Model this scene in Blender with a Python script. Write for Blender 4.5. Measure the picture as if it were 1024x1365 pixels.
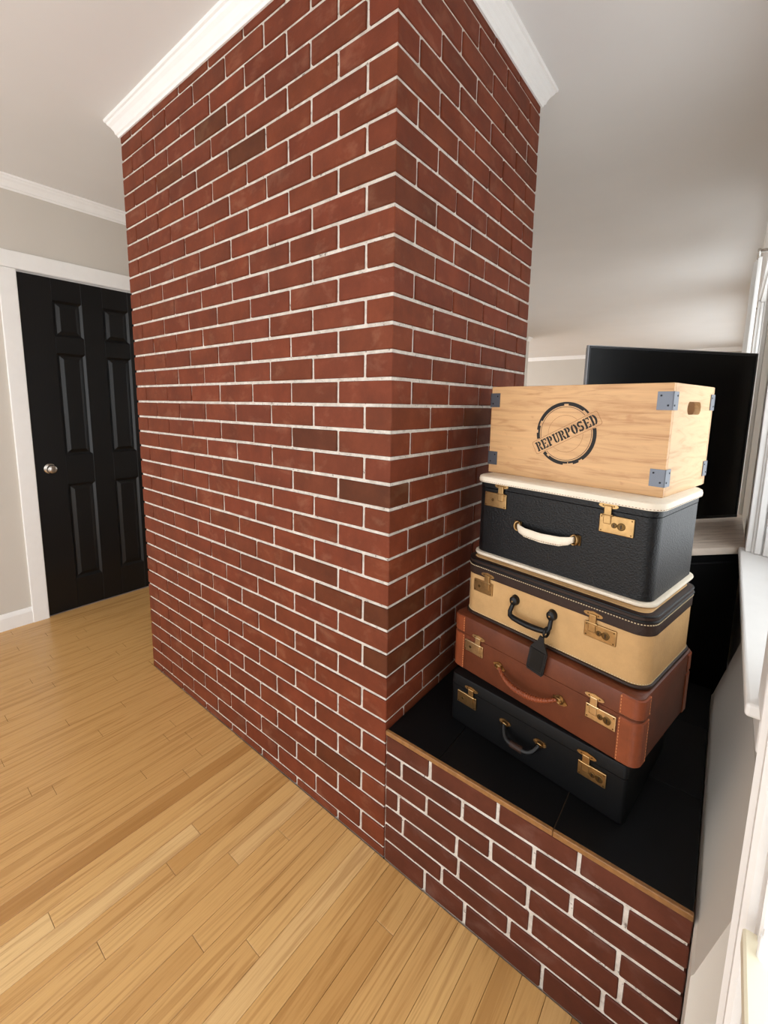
import bpy, bmesh, math, random
from mathutils import Vector, Matrix
random.seed(7)
for o in list(bpy.data.objects): bpy.data.objects.remove(o)
S = bpy.context.scene
COL = S.collection
PI = math.pi
def lin(h):
    return tuple(((v/255)/12.92 if v/255 <= .04045 else ((v/255+.055)/1.055)**2.4) for v in h)

# ------------------------------------------------------------------ camera
CAM_LOC = Vector((.6927, -.9063, 1.3628)); F_PX = 578.953; YAW, PITCH, ROLL = -.674, -.141, .015
fw = Vector((math.sin(YAW)*math.cos(PITCH), math.cos(YAW)*math.cos(PITCH), math.sin(PITCH)))
rt = Vector((math.cos(YAW), -math.sin(YAW), 0)); up = rt.cross(fw)
r2 = math.cos(ROLL)*rt + math.sin(ROLL)*up; u2 = -math.sin(ROLL)*rt + math.cos(ROLL)*up
cd = bpy.data.cameras.new('camera'); co = bpy.data.objects.new('camera', cd); COL.objects.link(co)
cm = Matrix((r2, u2, -fw)).transposed().to_4x4(); cm.translation = CAM_LOC; co.matrix_world = cm
cd.sensor_fit = 'HORIZONTAL'; cd.sensor_width = 36; cd.lens = F_PX/1024*36
cd.shift_x = (512-508.185)/1024; cd.shift_y = (621.355-682.5)/1024
cd.clip_start = .01
S.camera = co
# ------------------------------------------------------------------ world, light, exposure
w = bpy.data.worlds.new('daylight'); S.world = w; w.use_nodes = True
bg = w.node_tree.nodes['Background']; bg.inputs[0].default_value = (.985, .992, 1, 1); bg.inputs[1].default_value = 2.6
S.view_settings.view_transform = 'Standard'; S.view_settings.look = 'None'
S.view_settings.exposure = 0.28; S.view_settings.gamma = 1; S.view_settings.use_curve_mapping = False

# ------------------------------------------------------------------ materials
MATS = {}
class NT:
    def __init__(s, name):
        s.m = bpy.data.materials.new(name); s.m.use_nodes = True; s.t = s.m.node_tree; s.n = s.t.nodes
        s.b = s.n['Principled BSDF']; MATS[name] = s.m
    def new(s, ty, **kw):
        n = s.n.new(ty)
        for k, v in kw.items():
            if k in n.inputs: n.inputs[k].default_value = v
            else: setattr(n, k, v)
        return n
    def link(s, a, b): s.t.links.new(a, b)
    def ramp(s, fac, stops, interp='LINEAR'):
        r = s.new('ShaderNodeValToRGB'); r.color_ramp.interpolation = interp
        e = r.color_ramp.elements
        while len(e) < len(stops): e.new(.5)
        for el, (p, c) in zip(e, stops): el.position = p; el.color = (*c, 1) if len(c) == 3 else c
        s.link(fac, r.inputs[0]); return r.outputs[0]
    def mix(s, fac, a, b, mode='MIX'):
        m = s.new('ShaderNodeMix'); m.data_type = 'RGBA'; m.blend_type = mode
        for inp, v in ((m.inputs[0], fac), (m.inputs[6], a), (m.inputs[7], b)):
            if hasattr(v, 'is_linked') or hasattr(v, 'links'): s.link(v, inp)
            else: inp.default_value = v if not isinstance(v, tuple) else (*v[:3], 1)
        return m.outputs[2]
    def noise(s, vec, scale, detail=3, rough=.5, dist=0):
        n = s.new('ShaderNodeTexNoise'); n.inputs['Scale'].default_value = scale; n.inputs['Detail'].default_value = detail
        n.inputs['Roughness'].default_value = rough; n.inputs['Distortion'].default_value = dist
        if vec is not None: s.link(vec, n.inputs['Vector'])
        return n.outputs['Fac']
    def coords(s, scale=(1, 1, 1), rand=False, space='Object'):
        tc = s.new('ShaderNodeTexCoord'); mp = s.new('ShaderNodeMapping'); mp.inputs['Scale'].default_value = scale
        s.link(tc.outputs[space], mp.inputs['Vector'])
        if rand:
            oi = s.new('ShaderNodeObjectInfo'); mu = s.new('ShaderNodeVectorMath', operation='SCALE')
            cb = s.new('ShaderNodeCombineXYZ')
            for i in range(3): s.link(oi.outputs['Random'], cb.inputs[i])
            s.link(cb.outputs[0], mu.inputs[0]); mu.inputs['Scale'].default_value = 37.
            s.link(mu.outputs[0], mp.inputs['Location'])
        return mp.outputs[0]
    def world(s, scale=(1, 1, 1)):
        g = s.new('ShaderNodeNewGeometry'); mp = s.new('ShaderNodeMapping'); mp.inputs['Scale'].default_value = scale
        s.link(g.outputs['Position'], mp.inputs['Vector']); return mp.outputs[0]
    def bump(s, h, strength=.3, dist=.002):
        b = s.new('ShaderNodeBump'); b.inputs['Strength'].default_value = strength; b.inputs['Distance'].default_value = dist
        s.link(h, b.inputs['Height']); s.link(b.outputs[0], s.b.inputs['Normal'])
    def col(s, c):
        if hasattr(c, 'links'): s.link(c, s.b.inputs['Base Color'])
        else: s.b.inputs['Base Color'].default_value = (*c[:3], 1)
    def pr(s, **k):
        for a, v in k.items(): s.b.inputs[a.replace('_', ' ')].default_value = v
        return s
def simple(name, rgb, rough=.5, metal=0., bump=None, var=None, spec=.5):
    t = NT(name); t.pr(Roughness=rough, Metallic=metal); t.b.inputs['Specular IOR Level'].default_value = spec
    c = lin(rgb)
    if var:
        f = t.noise(t.coords(), var[0], 4, .6)
        t.col(t.ramp(f, [(.3, tuple(x*(1-var[1]) for x in c)), (.7, tuple(min(1, x*(1+var[1])) for x in c))]))
    else: t.col(c)
    if bump: t.bump(t.noise(t.coords(), bump[0], 3, .6), bump[1], bump[2])
    return t.m

# brick: fired clay, per-brick tone from object colour, pale smears
t = NT('brick_clay'); t.pr(Roughness=.62); t.b.inputs['Specular IOR Level'].default_value = .2
v = t.world(); oi = t.new('ShaderNodeObjectInfo')
f1 = t.noise(v, 9, 5, .65); f2 = t.noise(t.world((2, 2, 3)), 5, 4, .6, .3); f3 = t.noise(v, 160, 3, .7)
base = t.ramp(f1, [(.25, lin((87, 40, 22))), (.5, lin((103, 48, 27))), (.78, lin((118, 58, 35)))])
base = t.mix(t.ramp(f2, [(.55, (0, 0, 0)), (.8, (.2, .2, .2))]), base, lin((186, 140, 112)))
base = t.mix(t.ramp(f3, [(.62, (0, 0, 0)), (.75, (.35, .35, .35))]), base, lin((84, 44, 36)))
t.col(t.mix(1., base, oi.outputs['Color'], 'MULTIPLY')); t.bump(t.noise(v, 220, 4, .6), .25, .0012)
t = NT('mortar'); t.pr(Roughness=.9); v = t.world()
c = t.ramp(t.noise(v, 30, 5, .7), [(.3, lin((178, 166, 154))), (.65, lin((216, 207, 196)))])
t.col(t.mix(t.ramp(t.noise(v, 95, 3, .6), [(.3, (.75, .75, .75)), (.38, (0, 0, 0))]), c, lin((84, 62, 50)))); t.bump(t.noise(v, 140, 4, .7), .8, .003)
# oak strip floor
t = NT('oak'); t.pr(Roughness=.26); oi = t.new('ShaderNodeObjectInfo')
g = t.noise(t.coords((34, 1.5, 34), True), 1., 4, .55, 1.6); g2 = t.noise(t.coords((190, 4, 190), True), 1., 3, .6)
tone = t.ramp(oi.outputs['Random'], [(0, lin((162, 114, 62))), (.1, lin((188, 142, 84))), (.25, lin((208, 164, 104))), (.42, lin((192, 146, 88))), (.62, lin((214, 172, 112))), (.8, lin((198, 152, 94))), (1, lin((226, 190, 134)))])
c = t.mix(t.ramp(g, [(.40, (.42, .42, .42)), (.47, (.12, .12, .12)), (.53, (0, 0, 0)), (.62, (.10, .10, .10)), (.66, (0, 0, 0))]), tone, lin((152, 106, 56)))
c = t.mix(t.ramp(g2, [(.36, (.2, .2, .2)), (.5, (0, 0, 0))]), c, lin((146, 102, 54)))
t.col(c); t.bump(g2, .06, .0006)
simple('floor_gap', (92, 60, 34), .8)
# painted plaster
def plaster(name, rgb):
    t = NT(name); t.pr(Roughness=.75); t.b.inputs['Specular IOR Level'].default_value = .25; v = t.world()
    c = lin(rgb); t.col(t.ramp(t.noise(v, 2.5, 4), [(.3, tuple(x*.97 for x in c)), (.7, c)])); t.bump(t.noise(v, 180, 3), .06, .001); return t.m
plaster('wall_paint', (204, 197, 187)); plaster('ceiling_paint', (228, 226, 223))
simple('trim_white', (238, 236, 233), .38, var=(20, .015))
simple('door_black', (9, 9, 10), .36, spec=.35, bump=(60, .05, .001))
simple('nickel', (190, 184, 176), .22, 1.)
simple('tile_black', (8, 8, 9), .5, spec=.2, bump=(40, .15, .001), var=(14, .3))
simple('tile_joint', (96, 74, 52), .8)
simple('edge_wood', (132, 90, 48), .45, var=(60, .25))
# luggage skins
def leather(name, rgb, scale, strength, rough, var=.2, spec=.5):
    t = NT(name); t.pr(Roughness=rough); t.b.inputs['Specular IOR Level'].default_value = spec; v = t.coords()
    vo = t.new('ShaderNodeTexVoronoi'); vo.inputs['Scale'].default_value = scale; t.link(v, vo.inputs['Vector'])
    c = lin(rgb); f = t.noise(v, 14, 5, .7)
    t.col(t.ramp(f, [(.3, tuple(x*(1-var) for x in c)), (.7, tuple(min(1, x*(1+var)) for x in c))]))
    t.bump(t.mix(.5, vo.outputs['Distance'], t.noise(v, scale*1.3, 3)), strength, .0016); return t.m
leather('black_leatherette', (10, 10, 11), 420, .2, .5, spec=.18)
leather('black_grain', (8, 9, 11), 260, .7, .4, spec=.3)
leather('brown_leather', (92, 46, 27), 500, .15, .42, .22, spec=.3)
leather('tan_corner_leather', (126, 62, 34), 500, .15, .4, .2, spec=.35)
leather('tan_fabric', (184, 146, 98), 190, .45, .6, .1, spec=.3)
leather('dark_brown_leather', (44, 29, 22), 480, .25, .5, .2, spec=.25)
leather('cream_leather', (226, 214, 194), 400, .12, .5, .07)
leather('tag_leather', (13, 12, 13), 400, .2, .45, spec=.3)
simple('dark_grip', (11, 11, 12), .4, bump=(200, .1, .001), spec=.3)
simple('stitch_thread', (206, 186, 150), .7)
simple('stitch_orange', (196, 126, 78), .7)
simple('brass', (164, 132, 88), .32, 1., var=(60, .18))
simple('brass_pale', (200, 172, 130), .3, 1., var=(60, .15))
simple('brass_dark', (96, 74, 44), .4, 1.)
simple('bracket_steel', (104, 108, 116), .42, .7)
simple('screw_dark', (40, 40, 44), .4, .9)
simple('stamp_ink', (24, 20, 18), .7)
simple('stamp_line', (150, 104, 66), .7)
def pine(name, scale, rgb, dk):
    t = NT(name); t.pr(Roughness=.5); v = t.coords(scale)
    g = t.noise(v, 1., 5, .6, 1.2); k = t.noise(t.coords((9, 9, 16)), 3.2, 2, .5)
    c = t.ramp(g, [(.3, lin(dk)), (.5, lin(rgb)), (.72, tuple(min(1, x*1.12) for x in lin(rgb)))])
    c = t.mix(t.ramp(k, [(.68, (0, 0, 0)), (.78, (.5, .5, .5))]), c, lin((176, 122, 78)))
    t.col(c); return t.m
pine('pine', (5, 40, 55), (205, 162, 114), (178, 130, 84)); pine('pine_side', (55, 5, 42), (206, 168, 122), (182, 138, 92))
pine('washed_wood', (5, 60, 5), (216, 200, 184), (182, 162, 144))
simple('screen_black', (5, 6, 7), .35, spec=.25); simple('bezel', (26, 27, 30), .35); simple('bezel_edge', (150, 150, 152), .35, .6)
simple('cabinet_black', (7, 7, 8), .6, spec=.2)
simple('ivory_paint', (240, 232, 205), .4)
simple('curtain_cloth', (238, 236, 232), .9)
t = NT('glass'); n = t.n; gl = t.new('ShaderNodeBsdfGlossy'); gl.inputs['Roughness'].default_value = .02; tr = t.new('ShaderNodeBsdfTransparent')
tr.inputs[0].default_value = (.95, .97, .98, 1); mx = t.new('ShaderNodeMixShader'); mx.inputs[0].default_value = .06
t.link(tr.outputs[0], mx.inputs[1]); t.link(gl.outputs[0], mx.inputs[2]); t.link(mx.outputs[0], n['Material Output'].inputs['Surface'])

# ------------------------------------------------------------------ mesh helpers
def obj(name, bm, mat, parent=None, smooth=False, loc=None, rot=None, recalc=True):
    if isinstance(bm, bpy.types.Mesh): me = bm
    else:
        if recalc: bmesh.ops.recalc_face_normals(bm, faces=bm.faces)
        me = bpy.data.meshes.new(name); bm.to_mesh(me); bm.free()
        if smooth:
            for p in me.polygons: p.use_smooth = True
    if mat and not me.materials: me.materials.append(MATS[mat])
    o = bpy.data.objects.new(name, me); COL.objects.link(o)
    if smooth and not isinstance(bm, bpy.types.Mesh): me.set_sharp_from_angle(angle=math.radians(38))
    if parent: o.parent = parent
    if loc: o.location = loc
    if rot: o.rotation_euler = rot
    return o
def tag(o, label, cat, group=None):
    o['label'] = label; o['category'] = cat
    if group: o['group'] = group
    return o
def struct(o, label=None):
    o['kind'] = 'structure'
    if label: o['label'] = label
    return o
def thing(name, label, cat, loc=(0, 0, 0), rz=0, group=None):
    o = bpy.data.objects.new(name, None); COL.objects.link(o); o.empty_display_size = .05
    o.location = loc; o.rotation_euler = (0, 0, rz); return tag(o, label, cat, group)
def box(bm, x0, x1, y0, y1, z0, z1, bev=0, seg=1):
    t = bmesh.new()
    r = bmesh.ops.create_cube(t, size=1)
    for v in t.verts: v.co = Vector((x0+(v.co.x+.5)*(x1-x0), y0+(v.co.y+.5)*(y1-y0), z0+(v.co.z+.5)*(z1-z0)))
    if bev: bmesh.ops.bevel(t, geom=list(t.edges), offset=bev, segments=seg, profile=.5, affect='EDGES')
    merge(bm, t); return bm
def merge(bm, t, mat=None):
    if mat is not None: bmesh.ops.transform(t, matrix=mat, verts=t.verts)
    mp = {v: bm.verts.new(v.co) for v in t.verts}
    for f in t.faces:
        try: bm.faces.new([mp[v] for v in f.verts])
        except ValueError: pass
    t.free()
def B(*a, **k): return box(bmesh.new(), *a, **k)
def loops(bm, ls, cap0=True, cap1=True, closed=False):
    vs = [[bm.verts.new(p) for p in l] for l in ls]; n = len(ls[0])
    rng = range(len(vs)) if closed else range(len(vs)-1)
    for i in rng:
        a, b = vs[i], vs[(i+1) % len(vs)]
        for j in range(n): bm.faces.new((a[j], a[(j+1) % n], b[(j+1) % n], b[j]))
    if not closed:
        if cap0: bm.faces.new(list(reversed(vs[0])))
        if cap1: bm.faces.new(vs[-1])
    return bm
def rrect(w, d, r, n=7):
    pts = []
    for cx, cy, a0 in ((w/2-r, d/2-r, 0), (-w/2+r, d/2-r, 90), (-w/2+r, -d/2+r, 180), (w/2-r, -d/2+r, 270)):
        for i in range(n+1):
            a = math.radians(a0+90*i/n); pts.append((cx+r*math.cos(a), cy+r*math.sin(a)))
    return pts
def rprism(w, d, r, prof, bm=None, n=7):
    """prof: list of (z, outset): rounded-rectangle loops stacked up"""
    bm = bm or bmesh.new()
    return loops(bm, [[(x, y, z) for x, y in rrect(w+2*o, d+2*o, max(r+o, .001), n)] for z, o in prof])
def tube(path, rad, sides=10, bm=None, closed=False, flat=1.):
    bm = bm or bmesh.new(); P = [Vector(p) for p in path]; ls = []; ref = None
    for i, p in enumerate(P):
        if closed: tg = P[(i+1) % len(P)]-P[i-1]
        else: tg = P[min(i+1, len(P)-1)]-P[max(i-1, 0)]
        tg.normalize()
        if ref is None: ref = Vector((0, 0, 1)) if abs(tg.z) < .9 else Vector((0, 1, 0))
        a = tg.cross(ref).normalized(); b = a.cross(tg).normalized(); ref = b
        r = rad[i] if isinstance(rad, (list, tuple)) else rad
        ls.append([p+(a*math.cos(2*PI*k/sides)*r*flat+b*math.sin(2*PI*k/sides)*r) for k in range(sides)])
    return loops(bm, ls, closed=closed)
def cyl(bm, c, axis, r, h, n=14, r2=None):
    a = Vector(axis).normalized(); c = Vector(c); ref = Vector((0, 0, 1)) if abs(a.z) < .9 else Vector((1, 0, 0))
    u = a.cross(ref).normalized(); v = a.cross(u); r2 = r if r2 is None else r2
    return loops(bm, [[c+a*hh+(u*math.cos(2*PI*k/n)+v*math.sin(2*PI*k/n))*rr for k in range(n)] for hh, rr in ((0, r), (h*.75, r), (h, r2*.85))])
def plate(pts, y0, y1, bm=None):
    """x-z outline extruded along y"""
    bm = bm or bmesh.new(); return loops(bm, [[(x, y0, z) for x, z in pts], [(x, y1, z) for x, z in pts]])
def sweep(path, prof, closed=False, bm=None):
    """mitred sweep of (out, z) profile along a horizontal path; 'out' is to the right of travel"""
    bm = bm or bmesh.new(); P = [Vector((p[0], p[1], 0)) for p in path]; n = len(P); ls = []
    for i, p in enumerate(P):
        d0 = (P[i]-P[i-1]).normalized() if (i > 0 or closed) else None
        d1 = (P[(i+1) % n]-P[i]).normalized() if (i < n-1 or closed) else None
        d0 = d0 or d1; d1 = d1 or d0
        n0 = Vector((d0.y, -d0.x, 0)); n1 = Vector((d1.y, -d1.x, 0)); m = (n0+n1).normalized(); m /= max(.2, m.dot(n0))
        ls.append([(p.x+m.x*o, p.y+m.y*o, z) for o, z in prof])
    return loops(bm, ls, closed=closed)
def pix(p):
    d = Vector(p)-CAM_LOC; z = d.dot(fw); return (508.185+F_PX*d.dot(r2)/z, 621.355-F_PX*d.dot(u2)/z) if z > .05 else (-9999, -9999)

# ------------------------------------------------------------------ the room
XL, XR, YN, YF, ZC = -2.553, .80, -2.7, 10.2, 2.575
XW = -5.6                                   # far left of the room beyond the chimney
CH_W, CH_D = 1.53, .915                     # chimney
HW, HD, HZ = .731, .85, .427                # hearth
def CROWN(z, s=1.): return [(0, z-.068*s), (.006, z-.068*s), (.009, z-.060*s), (.014, z-.056*s), (.018, z-.044*s), (.027, z-.030*s), (.036, z-.021*s), (.040, z-.013*s), (.046, z-.010*s), (.048, z), (0, z)]
ceil = struct(obj('ceiling', B(XW, XR+.14, YN, YF+.1, ZC, ZC+.1), 'ceiling_paint'))
floor = struct(obj('floor', B(XW, XR+.14, YN, YF+.1, -.06, -.014), 'floor_gap'))
# left wall with the door opening and an unseen window added for daylight; it ends at an outside corner far behind the chimney
DY0, DY1, DZ = -.187, .565, 2.085; W5 = (1.5, 5.6, .6, 2.3)
b = bmesh.new()
for y0, y1, z0, z1 in ((YN, DY0-.012, -.014, ZC), (DY0-.012, DY1+.012, DZ+.012, ZC), (DY1+.012, W5[0], -.014, ZC), (W5[0], W5[1], -.014, W5[2]-.03), (W5[0], W5[1], W5[3], ZC), (W5[1], 6.95, -.014, ZC)): box(b, XL-.12, XL, y0, y1, z0, z1)
box(b, XL, -2.25, 6.83, 6.95, -.014, ZC)
struct(obj('wall_left', b, 'wall_paint'))
struct(obj('wall_far', B(XW, XR+.14, YF, YF+.1, -.014, ZC), 'wall_paint'))
# right wall with two windows, a glazed door and more openings added for daylight
W1 = (.08, 1.13, .85, 2.25); W2 = (2.5, 4.5, .6, 2.35); D2 = (-1.2, -.205, 0, 2.12); W3 = (5.3, 9.4, .6, 2.3); W4 = (-2.55, -1.45, .85, 2.25)
b = bmesh.new(); XO = XR+.13
def wallrun(b, holes, y0, y1):
    y = y0
    for h0, h1, z0, z1 in sorted(holes):
        box(b, XR, XO, y, h0, -.014, ZC); box(b, XR, XO, h0, h1, z1, ZC)
        if z0 > .05: box(b, XR, XO, h0, h1, -.014, z0-.03)
        y = h1
    box(b, XR, XO, y, y1, -.014, ZC)
wallrun(b, [W1, W2, W3, D2, W4], YN, YF)
struct(obj('wall_right', b, 'wall_paint'))
# crown mouldings
struct(obj('trim_1', sweep([(XL, YN), (XL, 6.83), (-2.25, 6.83), (-2.25, 6.95), (XL-.12, 6.95)], CROWN(ZC)), 'trim_white'), 'white crown moulding along the door wall')
struct(obj('trim_2', sweep([(XR, YN), (XR, YF), (XW, YF)], [(-o, z) for o, z in CROWN(ZC, 1.2)]), 'trim_white'), 'white crown moulding on window wall and far wall')
# baseboards
BASE = [(0, -.014), (.014, -.014), (.014, .075), (.010, .088), (.006, .098), (0, .1)]
struct(obj('baseboard_left', sweep([(XL, YN), (XL, DY0-.085)], BASE), 'trim_white'))
struct(obj('baseboard_back', sweep([(XL, DY1+.085), (XL, 6.83)], BASE), 'trim_white'))
struct(obj('baseboard_far', sweep([(XW, YF), (XR, YF)], BASE), 'trim_white'))
struct(obj('baseboard_right', sweep([(XR, .05), (XR, YF)][::-1], BASE), 'trim_white'))
# door casing: two legs and a head, each a board
cs = struct(obj('trim_3', B(XL-.115, XL+.002, DY0-.012, DY0-.002, -.014, DZ+.01), 'trim_white'), 'white casing around the black door')
def casing(y0, y1, z0, z1, x=XL): return B(x, x+.018, y0, y1, z0, z1, bev=.004, seg=2)
obj('casing_leg', casing(DY0-.085, DY0-.003, -.013, DZ+.005), 'trim_white', cs)
obj('casing_leg', casing(DY1+.003, DY1+.085, -.013, DZ+.005), 'trim_white', cs)
obj('casing_head', casing(DY0-.085, DY1+.085, DZ+.006, DZ+.1), 'trim_white', cs)
obj('door_jamb', B(XL-.115, XL+.002, DY1+.002, DY1+.012, -.014, DZ+.01), 'trim_white', cs)
# six panel door
XD = XL-.012
door = struct(obj('door_1', B(XD-.036, XD-.014, DY0+.002, DY1-.002, .0, DZ-.002), 'door_black'), 'black six panel door with round nickel knob')
cols = [(-.025, .128), (.247, .40)]; rows = [(.2, .828), (1.015, 1.645), (1.745, 1.955)]
fr = bmesh.new()
ys = [DY0+.002, cols[0][0], cols[0][1], cols[1][0], cols[1][1], DY1-.002]
zs = [.0, rows[0][0], rows[0][1], rows[1][0], rows[1][1], rows[2][0], rows[2][1], DZ-.002]
for i in (0, 2, 4): obj('stile', B(XD-.014, XD, ys[i], ys[i+1], zs[0], zs[-1], bev=.0015), 'door_black', door)
for i in (0, 2, 4, 6):
    for j in (1, 3): obj('rail', B(XD-.014, XD-.0004, ys[j], ys[j+1], zs[i], zs[i+1], bev=.0015), 'door_black', door)
fr.free()
for (y0, y1) in cols:
    for (z0, z1) in rows:
        b = bmesh.new(); ls = []
        for ins, x in ((.0, -.001), (.012, -.011), (.016, -.0115), (.034, -.0025), (.036, -.002)):
            ls.append([(XD+x, y0+ins, z0+ins), (XD+x, y1-ins, z0+ins), (XD+x, y1-ins, z1-ins), (XD+x, y0+ins, z1-ins)])
        loops(b, ls, cap0=False); obj('door_panel', b, 'door_black', door)
KY, KZ = -.112, .94
b = bmesh.new(); N = 20
loops(b, [[(XD+x, KY+r*math.cos(2*PI*k/N), KZ+r*math.sin(2*PI*k/N)) for k in range(N)] for x, r in ((.0, .031), (.004, .031), (.007, .024), (.009, .012), (.026, .011), (.032, .020), (.040, .0265), (.050, .0275), (.058, .023), (.062, .013), (.0625, .004))])
obj('door_knob', b, 'nickel', door, smooth=True)
obj('latch_plate', B(XD-.03, XD+.0008, DY0+.0015, DY0+.004, KZ-.03, KZ+.03), 'nickel', door)

# ------------------------------------------------------------------ oak strip floor: each board a piece
PW = .0577; GAP = .0011
def plank_mesh():
    return B(-.5, .5, -.5, .5, -.5, .5)
rows_x = []; x = .258+PW*9
while x > XL-PW: rows_x.append(x); x -= PW
rest = bmesh.new(); nplank = 0
def visible(x0, x1, y0, y1):
    for i in range(5):
        for xx in (x0, x1):
            p = pix((xx, y0+(y1-y0)*i/4, 0))
            if -6 < p[0] < 1030 and 0 < p[1] < 1371: return True
    return False
rnd = random.Random(21)
pm = {}
def plank(x0, x1, y0, y1):
    global nplank
    if visible(x0, x1, y0, y1) and nplank < 300:
        key = round(y1-y0, 3)
        if (key, round(x1-x0, 4)) not in pm:
            bm = B(-(x1-x0)/2, (x1-x0)/2, -(y1-y0)/2, (y1-y0)/2, -.013, 0, bev=.0006)
            me = bpy.data.meshes.new('plank'); bmesh.ops.recalc_face_normals(bm, faces=bm.faces); bm.to_mesh(me); bm.free(); me.materials.append(MATS['oak']); pm[(key, round(x1-x0, 4))] = me
        o = bpy.data.objects.new('plank', pm[(key, round(x1-x0, 4))]); COL.objects.link(o); o.parent = floor
        o.location = ((x0+x1)/2, (y0+y1)/2, 0); nplank += 1
    else: box(rest, x0, x1, y0, y1, -.013, 0)
for x1 in rows_x:
    x0 = x1-PW+GAP; x1b = min(x1, XR-.02) if x1 > HW else x1
    if x0 < XL+.001: x0 = XL+.001
    if x1b-x0 < .008: continue
    segs = []
    if x1b <= -CH_W-.001: segs.append((YN+.02, YF-.02, x1b))
    else:
        segs.append((YN+.02, -.0015, x1b)); segs.append((CH_D+.004, YF-.02, x1b))
        if x0 < -CH_W-.004: segs.append((0, CH_D+.003, -CH_W-.001))
    for s0, s1, x1b in segs:
        y = s0+(-rnd.uniform(0, .9) if s0 < 0 else 0); first = True
        while y < s1-.01:
            L = rnd.choice((.42, .61, .76, .91, 1.07, 1.22, 1.52)); e = min(y+L, s1)
            if s1-e < .12: e = s1
            plank(x0, x1b, max(y, s0), e-GAP) if e-GAP > max(y, s0)+.01 else None
            y = e
# floor beyond the chimney at the far left of the room
xx = XL-.13
while xx > XW+.1:
    box(rest, xx-PW+GAP, xx, 7.0, YF-.02, -.013, 0); xx -= PW
r_ = obj('plank_field', rest, 'oak', floor); r_['kind'] = 'stuff'

# ------------------------------------------------------------------ brick chimney
CZ = .07; Z0 = .030; ST, HD_, LP, J = .1955, .0945, .2055, .0095
chim = thing('brick_chimney', 'tall red brick chimney column with white mortar joints and white crown', 'chimney', (-CH_W/2, CH_D/2, 0))
OFF = Vector((-CH_W/2, CH_D/2, 0))
def child(name, bm, mat, par, smooth=False):
    o = obj(name, bm, mat, par, smooth); o.matrix_parent_inverse = Matrix.Translation(-OFF); return o
mort = child('mortar_core', B(-CH_W+.005, -.005, .005, CH_D-.005, -.013, ZC-.01), 'mortar', chim)
bmesh_cache = {}
def brick_mesh(sx, sy, sz, var):
    k = (round(sx, 4), round(sy, 4), round(sz, 4), var)
    if k not in bmesh_cache:
        rr = random.Random(hash(k) & 0xffff); bm = B(-sx/2, sx/2, -sy/2, sy/2, -sz/2, sz/2, bev=.0022)
        for v in bm.verts: v.co += Vector((rr.uniform(-1, 1), rr.uniform(-1, 1), rr.uniform(-1, 1)))*.0007
        bmesh.ops.recalc_face_normals(bm, faces=bm.faces)
        me = bpy.data.meshes.new('brick'); bm.to_mesh(me); bm.free(); me.materials.append(MATS['brick_clay']); bmesh_cache[k] = me
    return bmesh_cache[k]
specs = []
rb = random.Random(5)
for k in range(-1, 36):
    z0 = Z0+CZ*k+J/2 if k >= 0 else .0005; z1 = Z0+CZ*(k+1)-J/2; z1 = min(z1, ZC-.02)
    st = (k % 2 == 1)                                  # stretcher end at the corner on the wide face
    a0, b0 = (ST, HD_) if st else (HD_, ST)
    specs.append((-a0+J/2, 0, 0, b0-J/2, z0, z1, 'corner', k))
    e = a0
    while e < CH_W-.03:
        n = min(e+LP, CH_W+J/2)
        if CH_W-n < .02: n = CH_W+J/2
        specs.append((-n+J/2, -e-J/2, 0, .05, z0, z1, 'wide', k)); e = n
    e = b0
    while e < CH_D-.03:
        n = min(e+LP, CH_D+J/2)
        if CH_D-n < .02: n = CH_D+J/2
        specs.append((-.05, 0, e+J/2, n-J/2, z0, z1, 'narrow', k)); e = n
def quad_area(q):
    p = [pix(c) for c in q]; a = 0
    for i in range(4): a += p[i][0]*p[(i+1) % 4][1]-p[(i+1) % 4][0]*p[i][1]
    return abs(a)/2
def seen(s):
    x0, x1, y0, y1, z0, z1, f, k = s; ar = 0
    if f != 'narrow':
        q = [(x0, 0, z0), (x1, 0, z0), (x1, 0, z1), (x0, 0, z1)]
        if any(-5 < pix(c)[0] < 1029 and -5 < pix(c)[1] < 1370 for c in q): ar += quad_area(q)
    if f != 'wide':
        q = [(0, y0, z0), (0, y1, z0), (0, y1, z1), (0, y0, z1)]
        hid = z1 < HZ or (y0 > .17 and z1 < 1.36 and pix((0, y0, z1))[0] > 650-(pix((0, y0, z1))[1]-514)*.12 and pix((0, y0, z1))[1] > 514)
        if not hid and any(-5 < pix(c)[0] < 1029 and -5 < pix(c)[1] < 1370 for c in q): ar += quad_area(q)
    return ar
specs.sort(key=seen, reverse=True)
left = bmesh.new()
DARK = {}
def tone(f, k, x0, x1):
    m = rb.uniform(.88, 1.1); c = [m*rb.uniform(.97, 1.03), m*rb.uniform(.94, 1.02), m*rb.uniform(.93, 1.05), 1]
    if rb.random() < .035: c = [c[0]*.72, c[1]*.82, c[2]*.72, 1]
    return c
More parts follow.
